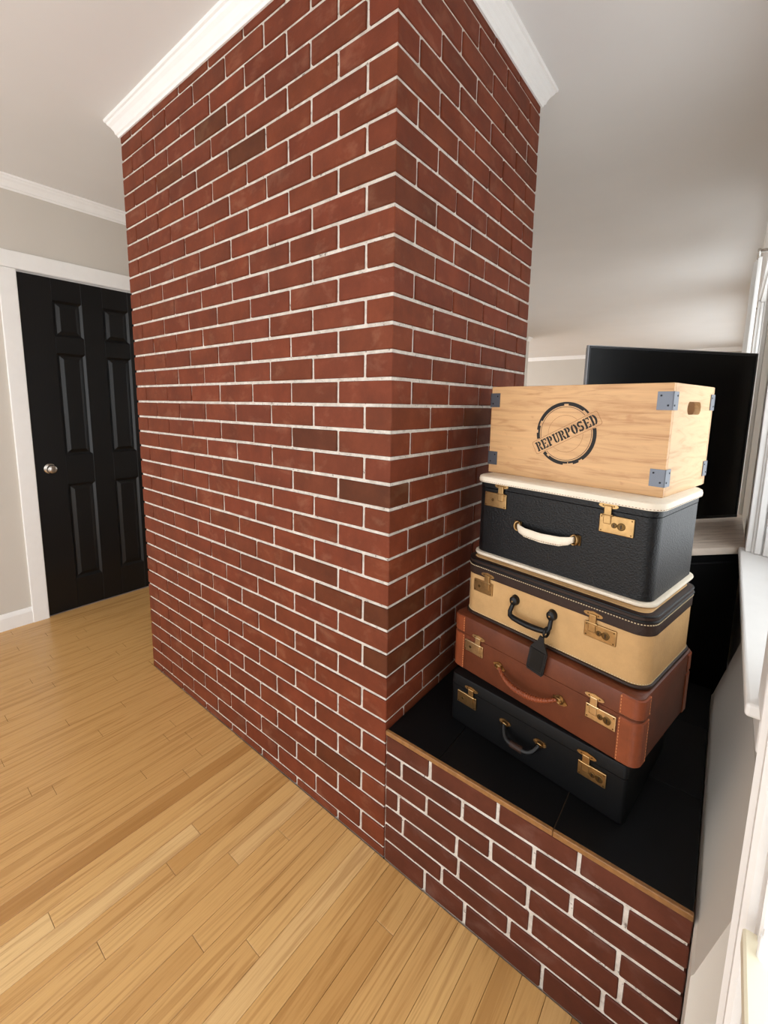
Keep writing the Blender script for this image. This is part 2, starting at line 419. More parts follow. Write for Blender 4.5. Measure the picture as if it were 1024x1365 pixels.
for i, s in enumerate(specs):
    x0, x1, y0, y1, z0, z1, f, k = s
    if i < 300:
        o = bpy.data.objects.new('brick', brick_mesh(x1-x0, y1-y0, z1-z0, i % 4)); COL.objects.link(o); o.parent = mort
        j = rb.uniform(-.001, .001)
        o.location = ((x0+x1)/2-(j if f == 'narrow' else 0), (y0+y1)/2+(j if f == 'wide' else 0), (z0+z1)/2)
        o.location += Vector((0, 0, 0)); o.rotation_euler = (0, rb.uniform(-.003, .003) if f == 'wide' else 0, rb.uniform(-.002, .002) if f != 'corner' else 0)
        c = tone(f, k, x0, x1)
        if f == 'corner' and k in (15, 10, 8): c = [.62, .72, .62, 1]
        px = pix(((x0+x1)/2, y0, (z0+z1)/2))
        if f == 'wide' and abs(px[0]-325) < 22 and abs(px[1]-196) < 14: c = [.6, .7, .6, 1]
        o.color = c
    else: box(left, x0, x1, y0, y1, z0, z1, bev=.002)
o = obj('brick_rest', left, 'brick_clay', mort); o['kind'] = 'stuff'; o['label'] = 'smaller bricks high up and behind the luggage'
child('crown_moulding', sweep([(-CH_W, CH_D), (-CH_W, 0), (0, 0), (0, CH_D)], CROWN(ZC)[:], closed=True), 'trim_white', chim)

# ------------------------------------------------------------------ raised hearth
OFF = Vector((HW/2, HD/2, 0))
hea = thing('raised_hearth', 'low brick hearth with black tiled top and wooden front edging', 'hearth', OFF)
hm = child('mortar_core', B(.0015, HW-.004, .004, HD, -.013, HZ-.016), 'mortar', hea)
hz = [.0005, .066, .121, .182, .243, .300, .357, .4135]
hj = [[.146, .271, .475, .66], [.2, .39, .6], [.067, .248, .44, .63], [.05, .24, .43, .621], [.144, .333, .524], [.058, .252, .437, .625], [.152, .346, .531]]
for r in range(7):
    e = [.002]+hj[r]+[HW]; z0 = hz[r]+(.0045 if r else 0); z1 = hz[r+1]-(.0045 if r < 6 else 0)
    for a, b_ in zip(e[:-1], e[1:]):
        a2 = a+(.0045 if a > .01 else .002); b2 = b_-(.0045 if b_ < HW else 0)
        if b2-a2 < .012: continue
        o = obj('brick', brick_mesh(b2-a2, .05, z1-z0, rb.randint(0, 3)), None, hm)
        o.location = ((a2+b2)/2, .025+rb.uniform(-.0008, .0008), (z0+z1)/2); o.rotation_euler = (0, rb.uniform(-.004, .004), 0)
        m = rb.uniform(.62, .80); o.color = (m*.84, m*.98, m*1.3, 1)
child('tile_bed', B(.002, HW-.002, .008, HD, HZ-.016, HZ-.004), 'tile_joint', hea)
ex = [.002, .1745, .4735, HW]; ey = [.009, .31, .61, HD]
for i in range(3):
    for j in range(3): child('tile', B(ex[i]+.001, ex[i+1]-.001, ey[j]+(.0007 if j else 0), ey[j+1]-.0007, HZ-.006, HZ+rb.uniform(-.0002, .0002), bev=.0008), 'tile_black', hea)
for x0, x1 in ((.002, .4735), (.4745, HW)): child('edging_strip', B(x0, x1, -.002, .0085, HZ-.0125, HZ+.0012, bev=.0015), 'edge_wood', hea)

q = bmesh.new(); loops(q, [[(x_, y_, z_) for x_, z_ in ((HW+.002, -.013), (XR-.0005, -.013), (XR-.0005, .66), (XR-.008, .63), (HW+.006, HZ-.012), (HW+.002, HZ-.02))] for y_ in (-.092, HD)])
struct(obj('trim_4', q, 'wall_paint'), 'painted plaster fillet between hearth and wall')

# ------------------------------------------------------------------ windows and glazed door in the right wall
def window(name, h, label, x=XR):
    y0, y1, z0, z1 = h
    b = bmesh.new()
    for a in ((y0, y0+.012, z0, z1), (y1-.012, y1, z0, z1), (y0, y1, z1-.012, z1)): box(b, x-.002, XO, *a)
    win = struct(obj(name, b, 'trim_white'), label)
    for a in ((y0-.085, y0+.004, z0-.0, z1+.005), (y1-.004, y1+.085, z0, z1+.005)): obj('window_casing', B(x-.02, x, *a, bev=.004, seg=2), 'trim_white', win)
    obj('window_head', B(x-.022, x, y0-.09, y1+.09, z1+.006, z1+.1, bev=.004, seg=2), 'trim_white', win)
    obj('window_sill', B(x-.037, XO, y0-.03, y1+.06, z0-.026, z0, bev=.006, seg=3), 'trim_white', win)
    obj('window_apron', B(x-.014, x, y0-.01, y1+.04, z0-.10, z0-.027, bev=.004, seg=2), 'trim_white', win)
    # sash tracks up both sides: fluted strips facing the opening
    for s in (0, 1):
        for k in range(5):
            xx = x+.004+k*.0235; dd = .012+.006*(k % 2)+.004*k
            yy = (y0+.012, y0+.012+dd) if s == 0 else (y1-.012-dd, y1-.012)
            obj('sash_track', B(xx, xx+.019, *yy, z0+.001, z1-.013, bev=.003, seg=2), 'trim_white', win)
    zm = (z0+z1)/2
    for q, (a, c_) in enumerate(((z0+.002, zm+.02), (zm-.02, z1-.014))):
        xs = XO-.05+q*.022; b = bmesh.new()
        for e in ((y0+.05, y1-.05, a, a+.05), (y0+.05, y1-.05, c_-.04, c_), (y0+.05, y0+.09, a, c_), (y1-.09, y1-.05, a, c_)): box(b, xs, xs+.02, *e)
        sa = obj('window_sash', b, 'trim_white', win); obj('pane', B(xs+.008, xs+.012, y0+.088, y1-.088, a+.048, c_-.038), 'glass', sa)
    return win
window('window_1', W1, 'white double hung window above the hearth')
window('added_window_3', W3, 'wide white window added near the far wall for daylight'); window('added_window_4', W4, 'unseen white window added beyond the glazed door for daylight')  # both windows are added to bring daylight onto the ceiling
wl = window('added_window_5', W5, 'unseen wide white window added in the door wall behind the chimney for daylight'); wl.rotation_euler = (0, 0, PI); wl.location = (XL+XR, W5[0]+W5[1], 0)  # added out of view to brighten the ceiling from the left
window('window_2', W2, 'white window farther along the wall past the screen')
y0, y1, z0, z1 = D2
b = bmesh.new()
for a in ((y0, y0+.006, 0, z1), (y1-.006, y1, 0, z1), (y0, y1, z1-.006, z1)): box(b, XR-.002, XO, *a)
d2 = struct(obj('door_2', b, 'trim_white'), 'white framed glazed door beside the hearth')
for a, c_ in ((y1, 1), (y0, -1)):
    prof = [(0, 0), (.115, 0), (.115, .014), (.108, .018), (.09, .020), (.086, .026), (.080, .020), (.045, .024), (.038, .034), (.028, .036), (.020, .030), (.006, .030), (0, .024)]
    q = bmesh.new(); loops(q, [[(XR-p, a-.004*c_+c_*o, zz) for o, p in prof] for zz in (0, z1+.01)]); obj('door_casing', q, 'trim_white', d2)
obj('door_head', B(XR-.03, XR, y0-.115, y1+.115, z1+.011, z1+.12, bev=.004), 'trim_white', d2)
for e in ((y0+.008, y0+.045, .005, z1-.01), (y1-.045, y1-.008, .005, z1-.01)): obj('door_stile', B(XR-.016, XR+.022, *e, bev=.003), 'trim_white', d2)
for e in ((.005, .12), (z1-.07, z1-.01)): obj('door_rail', B(XR-.016, XR+.022, y0+.046, y1-.046, *e, bev=.003), 'trim_white', d2)
lr = obj('lock_rail', B(XR-.03, XR+.022, y0+.046, y1-.03, .672, .70, bev=.003), 'ivory_paint', d2)
q = bmesh.new(); loops(q, [[(x_, -.385+.014*s_*math.cos(2*PI*k/16), (.685)+.0075*s_*math.sin(2*PI*k/16)) for k in range(16)] for x_, s_ in ((XR-.0295, 1), (XR-.0325, 1), (XR-.0335, .8))]); obj('screw_head', q, 'nickel', lr)
q = bmesh.new(); cyl(q, (XR-.012, -.265, .70), (0, 0, 1), .006, .03); cyl(q, (XR-.012, -.265, .73), (0, 0, 1), .003, .012); obj('hinge_pin', q, 'trim_white', lr)
for e in ((.121, .671), (.701, z1-.071)): obj('pane', B(XR+.0, XR+.004, y0+.046, y1-.046, *e), 'glass', d2)
# curtain at the far window
q = bmesh.new(); ls = [[], []]; n = 60
pts = [(XR-.075+.016*math.sin(i*1.05)+.006*math.sin(i*.37), 2.75+i*.012) for i in range(n)]
outl = [(x_, y_) for x_, y_ in pts]+[(x_+.002, y_) for x_, y_ in reversed(pts)]
loops(q, [[(x_, y_, zz) for x_, y_ in outl] for zz in (.78, 2.3)])
cu = thing('curtain', 'white pleated curtain at the window behind the screen', 'curtain', (0, 0, 0))
obj('cloth', q, 'curtain_cloth', cu, smooth=True)
obj('curtain_rod', tube([(XR-.075, 2.6, 2.3), (XR-.075, 4.6, 2.3)], .009, 10), 'nickel', cu, True)
for yy in (2.63, 4.57): obj('rod_bracket', B(XR-.08, XR, yy-.008, yy+.008, 2.292, 2.308), 'nickel', cu)

# ------------------------------------------------------------------ luggage
def frame(o, w, d): return None
def stitches(w, d, r, z, out, mat, par, only_front=False, L=.0042, G=.0034, th=.0009):
    pts = rrect(w+2*out, d+2*out, r+out, 10); pts.append(pts[0]); b = bmesh.new()
    seg = [((Vector((*pts[i], 0))), Vector((*pts[i+1], 0))) for i in range(len(pts)-1)]
    acc = 0.; nxt = 0.
    for a, c_ in seg:
        l = (c_-a).length
        if l < 1e-6: continue
        dr = (c_-a)/l
        while nxt < acc+l:
            p = a+dr*(nxt-acc); nxt += L+G
            if p.y > d/2-.01 or (p.x < -w/2+r*.3 and p.y > 0): continue
            m = Matrix.Translation((p.x, p.y, z)) @ Matrix.Rotation(math.atan2(dr.y, dr.x), 4, 'Z')
            t_ = B(0, L, -th*.6, th*.6, -th, th); merge(b, t_, m)
        acc += l
    o_ = obj('stitching', b, mat, par); o_['kind'] = 'stuff'; return o_
def latch(par, w, d, u, zs_, sgn, brass, pw=.064, ph=.036, discs=True, sc=1.):
    """hasp on the lid at u, plate on the base below, reaching sgn-ward"""
    x = u-w/2; y = -d/2; zt = zs_-.010
    xa, xb = sorted((x-sgn*.018, x+sgn*(pw-.018)))
    pl = obj('latch', B(xa, xb, y-.0045, y+.001, zt-ph, zt, bev=.0016, seg=2), brass, par)
    # hasp: lobed leaf on the lid and a tongue over the plate
    b = bmesh.new(); lob = []
    for k in range(36):
        a = 2*PI*k/36; rr = .0125+.0035*math.cos(2*a)+.0016*math.cos(4*a); lob.append((x+1.25*rr*math.cos(a), zs_+.011+.72*rr*math.sin(a)))
    plate(lob, y-.0035, y+.001, b)
    box(b, x-.0085, x+.0085, y-.0075, y-.002, zt-.021, zs_+.012, bev=.0016, seg=2)
    hs = obj('hasp', b, brass, pl)
    b = bmesh.new()
    cyl(b, (x, y-.0055, zt+.0), (1, 0, 0), .0025, .012, 8); cyl(b, (x, y-.0055, zt), (-1, 0, 0), .0025, .012, 8)
    obj('hinge_barrel', b, brass, pl)
    b = bmesh.new()
    for px, pz in ((xa+.005, zt-.005), (xb-.005, zt-.005), (xa+.005, zt-ph+.005), (xb-.005, zt-ph+.005)): cyl(b, (px, y-.0042, pz), (0, -1, 0), .0017, .0012, 8)
    for s in (-1, 1): cyl(b, (x+s*.012, y-.0033, zs_+.011), (0, -1, 0), .0018, .0012, 8)
    obj('rivet_set', b, 'brass_dark', pl)
    if discs:
        for i, (o_, r_d) in enumerate(((.016, .0062), (.0315, .0088))):
            b = bmesh.new(); cx, cz = x+sgn*o_, zt-ph*.52
            cyl(b, (cx, y-.004, cz), (0, -1, 0), r_d, .0025, 18)
            ld = obj('lock_disc', b, 'brass_dark', pl); obj('keyhole', B(cx-.0009, cx+.0009, y-.0072, y-.0062, cz-r_d*.5, cz+r_d*.5), 'screw_dark', ld)
    else:
        b = bmesh.new(); cyl(b, (x+sgn*.026, y-.004, zt-ph*.5), (0, -1, 0), .0042, .0022, 14); obj('lock_disc', b, 'brass_dark', pl)
    return pl
def case(name, label, fl, deg, w, d, h, z, **k):
    th = math.radians(deg); c = Vector((fl[0], fl[1], z))+Vector((math.cos(th), math.sin(th), 0))*w/2+Vector((-math.sin(th), math.cos(th), 0))*d/2
    return thing(name, label, k.get('cat', 'suitcase'), c, th, 'stack of vintage luggage')

# --- bottom black suitcase
w, d, h = .48, .34, .150; seam = .116
c = case('suitcase', 'black leatherette suitcase standing on the hearth tiles, lowest of the stack', (.117, .17), -7.35, w, d, h, HZ+.0005)
obj('case_base', rprism(w, d, .012, [(0, -.004), (.002, -.001), (.006, 0), (seam-.001, 0), (seam-.0003, -.0012)]), 'black_leatherette', c, True)
obj('case_lid', rprism(w, d, .012, [(seam+.0003, -.0012), (seam+.001, .0006), (h-.006, .0006), (h-.0015, -.001), (h, -.005)]), 'black_leatherette', c, True)
latch(c, w, d, .071, seam, -1, 'brass', discs=False); latch(c, w, d, .393, seam, 1, 'brass')
def bail(u0, u1, z, drop, out, n=18, pw=.5):
    p = []
    for i in range(n+1):
        t_ = i/n; s = abs(2*t_-1); f = (1-s**4.5)
        p.append((u0+(u1-u0)*t_, -f*out-.008, z-f*drop))
    return p
hd = bmesh.new(); pth = [(a-w/2, b_-d/2, c_) for a, b_, c_ in bail(.181, .280, .084, .024, .020)]
hg = obj('handle', tube(pth, [.0056+.003*math.sin(PI*i/18) for i in range(19)], 10), 'dark_grip', c, True)
b = bmesh.new(); gp = pth[6:13]; tube(gp, .0088, 12, b); obj('grip', b, 'dark_brown_leather', hg, True)
for u in (.181, .28):
    b = bmesh.new(); x = u-w/2
    plate([(x+.017*math.cos(a)*(1 if abs(math.cos(a)) > .2 else .9), .087+.0085*math.sin(a)) for a in [2*PI*k/24 for k in range(24)]], -d/2-.003, -d/2+.001, b)
    for s in (-1, 1): cyl(b, (x+s*.011, -d/2-.003, .087), (0, -1, 0), .002, .0015, 8)
    hp = obj('handle_plate', b, 'brass', c)
    obj('handle_ring', tube([(x+.008*math.cos(a), -d/2-.006-.004*math.sin(a), .083+.007*math.sin(a)) for a in [2*PI*k/20 for k in range(20)]], .0017, 8, closed=True), 'brass', hp, True)

# --- brown leather suitcase
w, d, h = .521, .336, .1705; seam = .116; z = HZ+.151
c = case('suitcase', 'brown leather suitcase with stitched corner guards and braided handle', (.097, .207), -11.73, w, d, h, z)
R_ = .022
obj('case_base', rprism(w, d, R_, [(0, -.007), (.003, -.002), (.009, 0), (seam-.001, 0), (seam-.0003, -.0014)]), 'brown_leather', c, True)
obj('case_lid', rprism(w, d, R_, [(seam+.0003, -.0014), (seam+.001, .0008), (h-.010, .0008), (h-.003, -.0014), (h, -.007)]), 'brown_leather', c, True)
def corner_guard(sx, sy, z0, z1, ext=.022, out=.0022):
    pts = []
    for i in range(13):
        a = PI/2*i/12; pts.append((math.cos(a), math.sin(a)))
    cx, cy = w/2-R_, d/2-R_
    path = [(cx+R_+out, cy-ext)]+[(cx+(R_+out)*a, cy+(R_+out)*b_) for a, b_ in pts]+[(cx-ext, cy+R_+out)]
    ls = []
    for zz, o in ((z0, -.004), (z0+.004, 0), (z1-.006, 0), (z1-.0005, -.006)):
        ring = []
        for (x, y) in path: 
            v_ = Vector((x-cx, y-cy)); v_ *= (v_.length+o)/v_.length; ring.append((sx*(cx+v_.x), sy*(cy+v_.y), zz))
        inner = []
        for (x, y) in reversed(path):
            v_ = Vector((x-cx, y-cy)); v_ *= (v_.length-.003+o)/v_.length; inner.append((sx*(cx+v_.x), sy*(cy+v_.y), zz))
        ls.append(ring+inner)
    return loops(bmesh.new(), ls)
for sx in (-1, 1):
    for sy in (-1, 1):
        for z0, z1 in ((.003, seam-.001), (seam+.001, h-.002)): 
            g = obj('corner_guard', corner_guard(sx, sy, z0, z1), 'tan_corner_leather', c, True)
            if sy < 0:
                b = bmesh.new(); zz = z0+.006
                while zz < z1-.006:
                    x = sx*(w/2-R_-.019); box(b, x-.0008, x+.0008, -d/2-.0036, -d/2-.0015, zz, zz+.0042)
                    xs = sx*(w/2+.0028); box(b, min(xs, xs-sx*.0016), max(xs, xs-sx*.0016), -d/2+R_+.0185, -d/2+R_+.0201, zz, zz+.0042)
                    zz += .0075
                obj('stitching', b, 'stitch_orange', g)['kind'] = 'stuff'
latch(c, w, d, .094, seam-.003, -1, 'brass_pale', pw=.066, ph=.034, discs=False); latch(c, w, d, .424, seam, 1, 'brass_pale', pw=.068, ph=.036)
pth = []
for i in range(31):
    t_ = i/30; s = abs(2*t_-1); f = 1-s**2.4; pth.append((.172+(.338-.172)*t_-w/2, -.009-.020*f-d/2, .074-.020*f))
hg = obj('handle', tube(pth, [.0042+.0022*math.sin(PI*i/30) for i in range(31)], 10), 'tan_corner_leather', c, True)
b = bmesh.new()                                           # braid: two strands wound round the grip
for ph in (0, PI):
    q = []
    for i in range(121):
        t_ = i/120*30; i0 = min(int(t_), 29); f = t_-i0; p = Vector(pth[i0]).lerp(Vector(pth[i0+1]), f); a = i*.75+ph
        q.append(p+Vector((0, math.cos(a), math.sin(a)))*(.0045+.0022*math.sin(PI*i/120)))
    tube(q, .0017, 5, b)
obj('braid', b, 'tan_corner_leather', hg, True)
for u in (.167, .344):
    b = bmesh.new(); x = u-w/2; zc = .073
    plate([(x+.019, zc-.004), (x+.007, zc+.010), (x, zc+.013), (x-.007, zc+.010), (x-.019, zc+.003), (x-.012, zc-.008), (x, zc-.013), (x+.012, zc-.010)], -d/2-.003, -d/2+.001, b)
    for s in (-1, 1): cyl(b, (x+s*.012, -d/2-.003, zc-.001*s), (0, -1, 0), .0022, .0016, 8)
    hp = obj('handle_plate', b, 'brass', c)
    obj('handle_ring', tube([(x+.0085*math.cos(a), -d/2-.008-.005*math.sin(a), zc+.009*math.sin(a)) for a in [2*PI*k/20 for k in range(20)]], .0019, 8, closed=True), 'brass', hp, True)

# --- tan suitcase
w, d, h = .50, .303, .1745; band = .126; z = HZ+.322; R_ = .038
c = case('suitcase', 'tan suitcase with dark brown stitched lid band and black handle', (.116, .23), -11.63, w, d, h, z)
obj('case_base', rprism(w, d, R_, [(0, -.006), (.003, -.001), (.008, 0), (band-.0005, 0)], n=10), 'tan_fabric', c, True)
ld = obj('case_lid', rprism(w, d, R_, [(band, 0), (band+.0005, .0022), (h-.012, .0022), (h-.004, .0012), (h-.001, -.004), (h-.001, -.012), (h-.0035, -.014)], n=10), 'dark_brown_leather', c, True)
obj('lid_panel', rprism(w, d, R_, [(h-.006, -.0125), (h-.001, -.0125), (h+.0002, -.014)], n=10), 'tan_fabric', ld, True)
for zz, o in ((h-.016, .0022), (h-.0045, .0008)):
    obj('piping', tube([(x, y, zz) for x, y in rrect(w+2*o, d+2*o, R_+o, 10)], .0026, 8, closed=True), 'dark_grip', c, True)
obj('base_piping', tube([(x, y, .006) for x, y in rrect(w+.002, d+.002, R_+.001, 10)], .0046, 8, closed=True), 'dark_brown_leather', c, True)
stitches(w, d, R_, h-.0225, .0027, 'stitch_thread', c, L=.0032, G=.003)
stitches(w, d, R_, .0125, .0004, 'stitch_thread', c, L=.0028, G=.003)
latch(c, w, d, .082, band-.002, -1, 'brass', pw=.064, ph=.036, discs=False); latch(c, w, d, .38, band, 1, 'brass', pw=.072, ph=.036)
hz_ = .060; pth = [(.174, -.006, .093), (.172, -.012, .082), (.170, -.018, .068), (.173, -.022, .059), (.185, -.024, .0555), (.205, -.025, .054), (.2275, -.025, .053), (.25, -.025, .054), (.268, -.024, .0555), (.28, -.022, .059), (.284, -.018, .068), (.283, -.012, .082), (.281, -.006, .093)]
hg = obj('handle', tube([(a-w/2, b_-d/2, c_) for a, b_, c_ in pth], [.0055, .0055, .006, .0068, .0075, .008, .0082, .008, .0075, .0068, .006, .0055, .0055], 10), 'dark_grip', c, True)
for u in (.174, .281):
    b = bmesh.new(); x = u-w/2; N = 16
    loops(b, [[(x+r*math.cos(2*PI*k/N), -d/2+y_, .096+r*1.15*math.sin(2*PI*k/N)) for k in range(N)] for y_, r in ((.001, .0125), (-.003, .0125), (-.008, .010), (-.0135, .0105), (-.016, .008), (-.017, .003))])
    kb = obj('handle_knob', b, 'dark_grip', c, True)
    b = bmesh.new(); cyl(b, (x, -d/2-.0165, .096), (0, -1, 0), .0025, .0015, 8); obj('rivet', b, 'brass', kb)
# luggage tag hanging from that handle
th = math.radians(-11.63); M0 = Matrix.Translation(c.location) @ Matrix.Rotation(th, 4, 'Z')
tp = M0 @ Vector((.276-w/2, -d/2-.036, .047))
tg = thing('luggage_tag', 'black leather luggage tag hanging from the tan suitcase handle', 'luggage tag', tp, th)
ol = [(-.005, .0), (.005, .0), (.0075, -.012), (.019, -.030), (.0215, -.036), (.0215, -.086), (.0185, -.092), (-.0185, -.092), (-.0215, -.086), (-.0215, -.036), (-.019, -.030), (-.0075, -.012)]
TL = (math.radians(-2), math.radians(7), 0)
b = bmesh.new(); plate(ol, -.0025, .0015, b); tb = obj('tag_body', b, 'tag_leather', tg, rot=TL); tb.scale = (1.1, 1, 1.1)
b = bmesh.new(); plate([(-.0145, -.036), (.0145, -.036), (.0145, -.083), (-.0145, -.083)], -.0032, -.002, b); obj('tag_window', b, 'screen_black', tb)
b = bmesh.new(); r8 = [(-.0185, -.035), (.0185, -.035), (.0185, -.0865), (-.0185, -.0865)]
tube([(x, -.0028, z_) for x, z_ in r8], .0008, 5, b, closed=True); obj('tag_edge', b, 'dark_grip', tb)
b = bmesh.new(); tube([(.004, .012+.0125*math.cos(a_), .0095+.0125*math.sin(a_)) for a_ in [2*PI*k/20 for k in range(20)]], .0021, 8, b, closed=True, flat=1.7); obj('tag_strap', b, 'tag_leather', tg, True)

# --- black case with cream edges
w, d, h = .476, .308, .2385; z = HZ+.322+.175; seam = .204; R_ = .030
c = case('train_case', 'deep black pebbled case with cream leather edges and handle', (.126, .265), -11.24, w, d, h, z)
obj('bottom_rim', rprism(w, d, R_, [(0, .002), (.0015, .008), (.005, .0095), (.009, .0085), (.0105, .004), (.0105, -.004)], n=10), 'cream_leather', c, True)
obj('case_base', rprism(w, d, R_, [(.0106, -.004), (.012, 0), (seam-.001, 0), (seam-.0003, -.0014)], n=10), 'black_grain', c, True)
ld = obj('case_lid', rprism(w, d, R_, [(seam+.0003, -.0014), (seam+.001, .0008), (h-.0205, .0008), (h-.020, -.002)], n=10), 'black_grain', c, True)
obj('top_rim', rprism(w, d, R_, [(h-.0199, -.002), (h-.0195, .004), (h-.018, .0075), (h-.010, .0085), (h-.003, .0065), (h, .001)], n=10), 'cream_leather', ld, True)
stitches(w, d, R_, h-.0155, .0083, 'edge_wood', c, L=.003, G=.004, th=.0006)
latch(c, w, d, .084, seam+.0, -1, 'brass', pw=.072, ph=.042, discs=False); latch(c, w, d, .374, seam, 1, 'brass', pw=.076, ph=.043)
pth = [(.146, -.008, .116), (.155, -.017, .112), (.175, -.022, .107), (.2235, -.024, .104), (.272, -.022, .107), (.292, -.017, .112), (.301, -.008, .116)]
b = bmesh.new(); ls = []
for i, (u, y_, z_) in enumerate(pth):
    hh = (.0075, .0105, .012, .0125, .012, .0105, .0075)[i]; tt = .0042
    ls.append([(u-w/2, y_-d/2+tt*math.cos(a)*1.1, z_+hh*math.sin(a)) for a in [2*PI*k/14 for k in range(14)]])
hg = obj('handle', loops(b, ls), 'cream_leather', c, True)
b = bmesh.new()
for i in range(20):
    t_ = i/19; u = .165+(.282-.165)*t_; k_ = 1-abs(2*t_-1)**3; box(b, u-w/2, u-w/2+.0032, -d/2-.0292+.0016*(1-k_)*2, -d/2-.0262, .097+.0035*(1-k_), .0978+.0035*(1-k_))
obj('stitching', b, 'edge_wood', hg)['kind'] = 'stuff'
for u, s in ((.142, -1), (.305, 1)):
    x = u-w/2; b = bmesh.new(); box(b, x-.011, x+.011, -d/2-.003, -d/2+.001, .103, .128, bev=.001)
    hp = obj('handle_plate', b, 'brass_dark', c)
    obj('handle_ring', tube([(x-s*.003+.009*math.cos(a), -d/2-.007-.004*abs(math.cos(a)), .1155+.0125*math.sin(a)) for a in [2*PI*k/20 for k in range(20)]], .0022, 8, closed=True), 'brass', hp, True)

# --- wooden crate
w, d, h, T = .477, .31, .257, .013; z = HZ+.322+.175+.2388
c = case('wooden_crate', 'pale wooden crate stamped REPURPOSED with grey steel corner brackets', (.122, .34), -11.66, w, d, h, z, cat='crate')
obj('front_panel', B(-w/2, w/2, -d/2, -d/2+T, 0, h, bev=.0012), 'pine', c)
obj('back_panel', B(-w/2, w/2, d/2-T, d/2, 0, h, bev=.0012), 'pine', c)
obj('bottom_panel', B(-w/2+T, w/2-T, -d/2+T, d/2-T, .0, .012), 'pine', c)
def side_panel(x0, x1):
    b = bmesh.new(); ov = [(-d/2+T+.0003, 0), (d/2-T-.0003, 0), (d/2-T-.0003, h), (-d/2+T+.0003, h)]
    ho = []; hl, hr = .036, .0155
    for s, a0 in ((1, -90), (-1, 90)):
        for k in range(9): a = math.radians(a0+180*k/8); ho.append((s*hl+hr*math.cos(a), .202+hr*math.sin(a)))
    A = [b.verts.new((x1, y_, z_)) for y_, z_ in ov]; H_ = [b.verts.new((x1, y_, z_)) for y_, z_ in ho]
    ed = [b.edges.new((L_[i], L_[(i+1) % len(L_)])) for L_ in (A, H_) for i in range(len(L_))]
    f = bmesh.ops.triangle_fill(b, edges=ed, use_beauty=True, use_dissolve=False)
    fs = [g for g in b.faces if not all(v in H_ for v in g.verts)]
    for g in list(b.faces):
        if g not in fs: b.faces.remove(g)
    r = bmesh.ops.extrude_face_region(b, geom=list(b.faces)); bmesh.ops.translate(b, vec=(x0-x1, 0, 0), verts=[v for v in r['geom'] if isinstance(v, bmesh.types.BMVert)])
    return b
obj('end_panel', side_panel(w/2-T, w/2), 'pine_side', c); obj('end_panel', side_panel(-w/2+T, -w/2), 'pine_side', c)
for sx in (-1, 1):
    for sy in (-1, 1):
        for zb, zt in ((.024, .064), (.197, .238)):
            b = bmesh.new(); th_ = .0022; L1, L2 = .030, .030
            x0, y0_ = sx*w/2, sy*d/2
            box(b, *sorted((x0+sx*th_, x0-sx*L1)), *sorted((y0_, y0_+sy*th_)), zb, zt)
            box(b, *sorted((x0, x0+sx*th_)), *sorted((y0_+sy*th_, y0_-sy*L2)), zb, zt)
            br = obj('corner_bracket', b, 'bracket_steel', c)
            b = bmesh.new()
            for f_ in (.25, .75):
                cyl(b, (x0-sx*L1*f_, y0_+sy*th_, zb+(zt-zb)*(.25 if f_ < .5 else .78)), (0, sy, 0), .0022, .001, 8)
                cyl(b, (x0+sx*th_, y0_-sy*L2*f_, zb+(zt-zb)*(.25 if f_ < .5 else .78)), (sx, 0, 0), .0022, .001, 8)
            obj('screw_set', b, 'screw_dark', br)
# stamp: rings broken by a tilted banner with stencil lettering
SC = (.238-w/2, .131); BA = math.radians(28.5); BL, BH = .098, .0185
def inban(x, z_, m=.0):
    dx, dz = x-SC[0], z_-SC[1]; u = dx*math.cos(BA)+dz*math.sin(BA); v_ = -dx*math.sin(BA)+dz*math.cos(BA); return abs(u) < BL+m and abs(v_) < BH+m
def inkface(b, pts, y=-d/2-.0005):
    vs = [b.verts.new((x, y, z_)) for x, z_ in pts]
    try: b.faces.new(vs)
    except ValueError: pass
def ring(b, r0, r1, n=240, wear=0., sx=.985, seed=1):
    rr = random.Random(seed); worn = [rr.uniform(0, 2*PI) for _ in range(9)]
    for k in range(n):
        a0, a1 = 2*PI*k/n, 2*PI*(k+1)/n; am = (a0+a1)/2; rm = (r0+r1)/2
        if inban(SC[0]+rm*math.cos(am), SC[1]+rm*math.sin(am), .0015): continue
        ri, ro = r0, r1
        if wear:
            for q in worn:
                if abs((am-q+PI) % (2*PI)-PI) < .05*(1+(q % 1)): ri += (r1-r0)*.45 if q % .2 < .1 else 0; ro -= (r1-r0)*.4 if q % .2 >= .1 else 0
        inkface(b, [(SC[0]+r*math.cos(a)*sx, SC[1]+r*math.sin(a)) for r, a in ((ri, a0), (ro, a0), (ro, a1), (ri, a1))])
b = bmesh.new(); ring(b, .0735, .0830, wear=1); ring(b, .0695, .0708, seed=3)
def bxy(u, v_): return (SC[0]+u*math.cos(BA)-v_*math.sin(BA), SC[1]+u*math.sin(BA)+v_*math.cos(BA))
def outline(b, L_, H_, r, tk):
    o_ = rrect(2*L_, 2*H_, r, 6); i_ = rrect(2*(L_-tk), 2*(H_-tk), r-tk*.5, 6)
    for k in range(len(o_)): inkface(b, [bxy(*o_[k]), bxy(*o_[(k+1) % len(o_)]), bxy(*i_[(k+1) % len(o_)]), bxy(*i_[k])])
def RC(a, b_, c_, d_): return [[(a, b_), (c_, b_), (c_, d_), (a, d_)]]
def AR(cx, cy, ox, oy, ix, iy, a0, a1, n=14):
    o_ = []
    for k in range(n):
        p, q = math.radians(a0+(a1-a0)*k/n), math.radians(a0+(a1-a0)*(k+1)/n)
        o_.append([(cx+ox*math.cos(p), cy+oy*math.sin(p)), (cx+ox*math.cos(q), cy+oy*math.sin(q)), (cx+ix*math.cos(q), cy+iy*math.sin(q)), (cx+ix*math.cos(p), cy+iy*math.sin(p))])
    return o_
